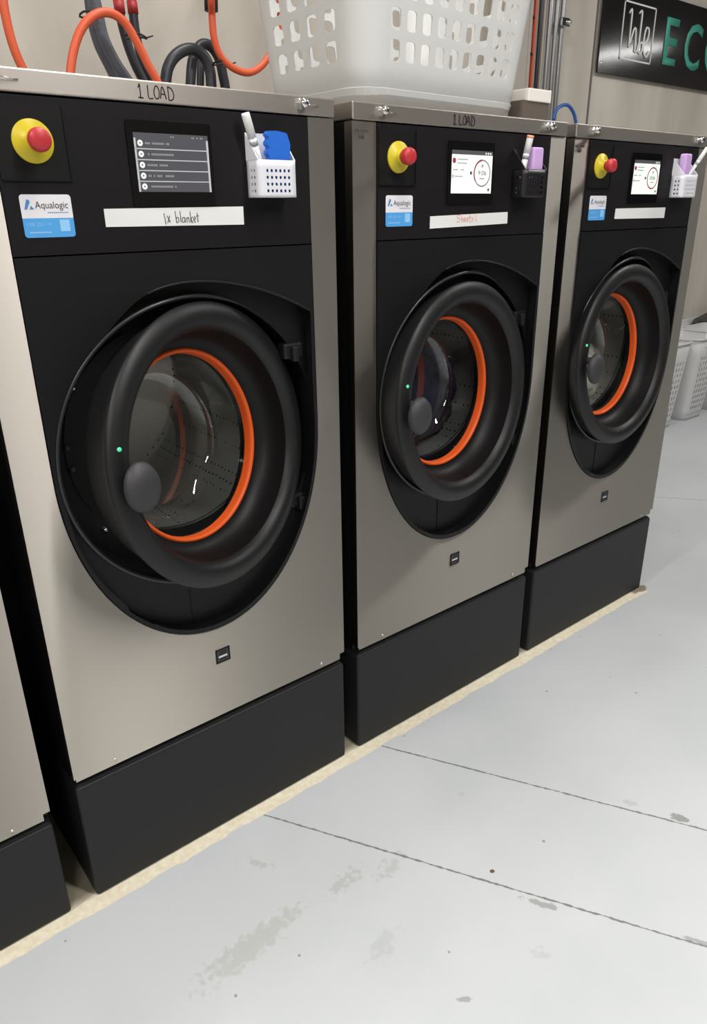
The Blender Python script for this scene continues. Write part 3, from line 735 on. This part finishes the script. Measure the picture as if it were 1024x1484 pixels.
def floor_mat():
    m = bpy.data.materials.new('painted_floor'); m.use_nodes = True
    nt = m.node_tree; N = nt.nodes; L = nt.links; B = N['Principled BSDF']
    g = N.new('ShaderNodeNewGeometry'); sep = N.new('ShaderNodeSeparateXYZ'); L.new(g.outputs['Position'], sep.inputs[0])
    def M(op, a, b=None, c=None, clamp=False):
        n = N.new('ShaderNodeMath'); n.operation = op; n.use_clamp = clamp
        for i, v in enumerate((a, b, c)):
            if v is None: continue
            if isinstance(v, (int, float)): n.inputs[i].default_value = v
            else: L.new(v, n.inputs[i])
        return n.outputs[0]
    def noi(s, d=4, dist=0, rough=.5):
        n = N.new('ShaderNodeTexNoise'); n.inputs['Scale'].default_value = s; n.inputs['Detail'].default_value = d
        n.inputs['Roughness'].default_value = rough; n.inputs['Distortion'].default_value = dist
        L.new(g.outputs['Position'], n.inputs['Vector']); return n.outputs['Fac']
    def step(v, lo, hi):      # smooth 0..1 from lo to hi
        n = N.new('ShaderNodeMapRange'); n.interpolation_type = 'SMOOTHSTEP'; L.new(v, n.inputs['Value'])
        n.inputs['From Min'].default_value = lo; n.inputs['From Max'].default_value = hi; return n.outputs[0]
    def mix(f, a, b):
        n = N.new('ShaderNodeMix'); n.data_type = 'RGBA'
        L.new(f, n.inputs['Factor']) if not isinstance(f, float) else setattr(n.inputs['Factor'], 'default_value', f)
        for s, v in (('A', a), ('B', b)):
            if isinstance(v, tuple): n.inputs[s].default_value = v
            else: L.new(v, n.inputs[s])
        return n.outputs['Result']
    x, y = sep.outputs[0], sep.outputs[1]
    n1, n2, n3 = noi(2.0), noi(14, 5), noi(60, 5)
    col = mix(step(n1, .35, .65), lin((195, 199, 201)), lin((202, 205, 207)))
    # worn places (cx, cy, rx, ry, angle, threshold, strength, colour)
    def blob(cx, cy, rx, ry, ang, lo, hi, strength, c, col, nn):
        a = math.radians(ang); ca, sa = math.cos(a), math.sin(a)
        dx = M('SUBTRACT', x, cx); dy = M('SUBTRACT', y, cy)
        u = M('DIVIDE', M('ADD', M('MULTIPLY', dx, ca), M('MULTIPLY', dy, sa)), rx)
        v = M('DIVIDE', M('SUBTRACT', M('MULTIPLY', dy, ca), M('MULTIPLY', dx, sa)), ry)
        r = M('SQRT', M('ADD', M('MULTIPLY', u, u), M('MULTIPLY', v, v)))
        e = M('ADD', M('SUBTRACT', 1, r, clamp=False), M('MULTIPLY', M('SUBTRACT', nn, .5), 2.4))
        return mix(M('MULTIPLY', step(e, lo, hi), strength), col, c)
    g1 = lin((176, 178, 172)); g2 = lin((128, 128, 124)); br = lin((110, 80, 66))
    col = blob(.205, -.325, .155, .036, 4, .0, .5, .55, g1, col, n3)
    col = blob(.330, -.160, .075, .022, -50, .45, .8, .6, g1, col, n3)
    col = blob(.455, -.325, .09, .04, 10, .45, .8, .6, g1, col, n3)
    col = blob(.560, -.365, .10, .04, 10, .45, .9, .5, g1, col, n3)
    col = blob(.42, -.50, .09, .05, 20, .45, .9, .4, g1, col, n3)
    col = blob(1.222, -.722, .030, .017, -60, .1, .5, .75, g2, col, n3)
    col = blob(1.17, -.61, .03, .012, -60, .1, .5, .5, g1, col, n3)
    col = blob(.754, -.652, .05, .010, -60, .1, .5, .6, g2, col, n3)
    col = blob(.66, -.724, .035, .02, -40, .3, .9, .5, g1, col, n3)
    col = blob(.463, -.685, .018, .006, -40, .0, .4, .6, g2, col, n3)
    col = blob(.737, -.525, .0065, .006, 0, .0, .3, 1, br, col, n3)
    col = blob(.94, -.93, .07, .008, -60, .2, .6, .6, g2, col, n3)
    col = blob(.862, -.312, .014, .008, 0, .0, .8, .5, g1, col, n3)
    # specks of dirt
    v = N.new('ShaderNodeTexVoronoi'); v.voronoi_dimensions = '2D'; v.inputs['Scale'].default_value = 5.5; L.new(g.outputs['Position'], v.inputs['Vector'])
    sepc = N.new('ShaderNodeSeparateColor'); L.new(v.outputs['Color'], sepc.inputs[0])
    sp = M('MULTIPLY', M('LESS_THAN', v.outputs['Distance'], M('MULTIPLY', sepc.outputs[1], .022)), M('GREATER_THAN', sepc.outputs[0], .45))
    col = mix(M('MULTIPLY', sp, .6), col, lin((96, 92, 90)))
    # saw-cut joints
    for (ax, ay), (bx_, by) in (((.419, -.033), (.935, -.936)), ((.82, -.031), (1.236, -.785)), ((3.224, .488), (3.378, .289))):
        dx, dy = bx_ - ax, by - ay; Lg = math.hypot(dx, dy); nx, ny = -dy / Lg, dx / Lg
        d = M('ABSOLUTE', M('ADD', M('ADD', M('MULTIPLY', M('SUBTRACT', x, ax), nx), M('MULTIPLY', M('SUBTRACT', y, ay), ny)), M('MULTIPLY', M('SUBTRACT', n2, .5), .004)))
        wdt = M('MULTIPLY', step(n3, .25, .75), .0032)
        f = step(M('SUBTRACT', M('ADD', wdt, .0006), d), -.0006, .0006)
        col = mix(M('MULTIPLY', f, .78), col, lin((92, 92, 90)))
    # unpainted concrete under and along the machines
    edge = M('ADD', M('SUBTRACT', y, -.036), M('MULTIPLY', M('SUBTRACT', n2, .5), .022))
    msk = M('MULTIPLY', step(edge, -.002, .003), M('MULTIPLY', step(M('SUBTRACT', 2.262, M('ADD', x, M('MULTIPLY', n2, .03))), -.004, .004), M('LESS_THAN', y, .98)))
    cream = mix(step(n3, .3, .7), lin((236, 228, 204)), lin((222, 212, 186)))
    cream = mix(step(y, .0, .03), cream, lin((150, 142, 122)))
    col = mix(msk, col, cream)
    col = blob(2.232, -.004, .055, .020, 0, .0, .4, .9, lin((120, 108, 88)), col, n2)
    L.new(col, B.inputs['Base Color'])
    rg = N.new('ShaderNodeMapRange'); L.new(n1, rg.inputs['Value']); rg.inputs['To Min'].default_value = .30; rg.inputs['To Max'].default_value = .42
    rr = mix(msk, (.34, .34, .34, 1), (.8, .8, .8, 1)); L.new(rr, B.inputs['Roughness'])
    bp = N.new('ShaderNodeBump'); bp.inputs['Strength'].default_value = .12; bp.inputs['Distance'].default_value = .004
    L.new(n2, bp.inputs['Height']); L.new(bp.outputs[0], B.inputs['Normal'])
    B.inputs['Specular IOR Level'].default_value = .5
    return m
def wall_mat():
    m = bpy.data.materials.new('concrete_wall'); m.use_nodes = True
    nt = m.node_tree; N = nt.nodes; L = nt.links; B = N['Principled BSDF']
    g = N.new('ShaderNodeNewGeometry'); mp = N.new('ShaderNodeMapping'); mp.inputs['Scale'].default_value = (2.2, 2.2, .5); L.new(g.outputs['Position'], mp.inputs[0])
    n = N.new('ShaderNodeTexNoise'); n.inputs['Scale'].default_value = 1.6; n.inputs['Detail'].default_value = 5; L.new(mp.outputs[0], n.inputs['Vector'])
    r = N.new('ShaderNodeValToRGB'); r.color_ramp.elements[0].position = .3; r.color_ramp.elements[0].color = lin((180, 172, 160)); r.color_ramp.elements[1].position = .7; r.color_ramp.elements[1].color = lin((206, 199, 188))
    L.new(n.outputs['Fac'], r.inputs[0]); L.new(r.outputs[0], B.inputs['Base Color']); B.inputs['Roughness'].default_value = .75
    n2 = N.new('ShaderNodeTexNoise'); n2.inputs['Scale'].default_value = 40; L.new(g.outputs['Position'], n2.inputs['Vector'])
    bp = N.new('ShaderNodeBump'); bp.inputs['Strength'].default_value = .15; bp.inputs['Distance'].default_value = .003; L.new(n2.outputs['Fac'], bp.inputs['Height']); L.new(bp.outputs[0], B.inputs['Normal'])
    return m
FLOOR = floor_mat(); WALL = wall_mat()
WALLD = mat('dark_far_wall', (84, 78, 72), .8, vary=.15, vscale=.6)
WALLF = mat('front_wall_paint', (176, 170, 160), .8, vary=.1, vscale=.6)
CEIL = mat('ceiling_paint', (150, 148, 144), .9)
plane_box('floor', -5, 10, -7, 1.62, -.1, 0, FLOOR)
plane_box('wall_back', -5, 10, 1.6, 1.8, 0, 4.2, WALL)
plane_box('wall_front', -5, 10, -7.2, -7, 0, 4.2, WALLF)
plane_box('wall_left', -5.2, -5, -7.2, 1.8, 0, 4.2, WALL)
plane_box('wall_right', 10, 10.2, -7.2, 1.8, 0, 4.2, WALLD)
plane_box('ceiling', -5.2, 10.2, -7.2, 1.8, 4.2, 4.3, CEIL)

# ------------------------------------------------------------------ lights: LED battens under the ceiling and added fill lamps
def batten_or_fill(x, y, z, sx, sy, power, col=(1, .98, .955), rz=0):
    l = bpy.data.lights.new('batten_or_fill_light', 'AREA'); l.shape = 'RECTANGLE'; l.size = sx; l.size_y = sy; l.energy = power; l.color = col
    o = bpy.data.objects.new('batten_or_fill_light', l); COL.objects.link(o); o.location = (x, y, z); o.rotation_euler = (0, 0, math.radians(rz))
batten_or_fill(1.0, -1.8, 3.2, 2.6, .14, 66, rz=-67.4)
batten_or_fill(-2.4, -.45, 3.7, 1.5, .2, 80)
batten_or_fill(-2.2, -3.4, 3.7, 1.5, .3, 100)
batten_or_fill(4.4, -.8, 3.7, 1.5, .2, 62)  # added fill, placed to brighten the hampers and floor past the last machine
batten_or_fill(1.1, .45, 3.7, 1.4, .2, 34)  # added fill above the machines, brightens the basket's inside and the back wall
batten_or_fill(9.0, -1.85, 3.2, .2, 1.5, 32)
w = bpy.data.worlds.new('w'); sc.world = w; w.use_nodes = True
w.node_tree.nodes['Background'].inputs[0].default_value = (.5, .52, .55, 1); w.node_tree.nodes['Background'].inputs[1].default_value = .2

sc.view_settings.view_transform = 'Standard'; sc.view_settings.look = 'None'; sc.view_settings.gamma = 1; sc.view_settings.use_curve_mapping = False
sc.view_settings.exposure = 0.05
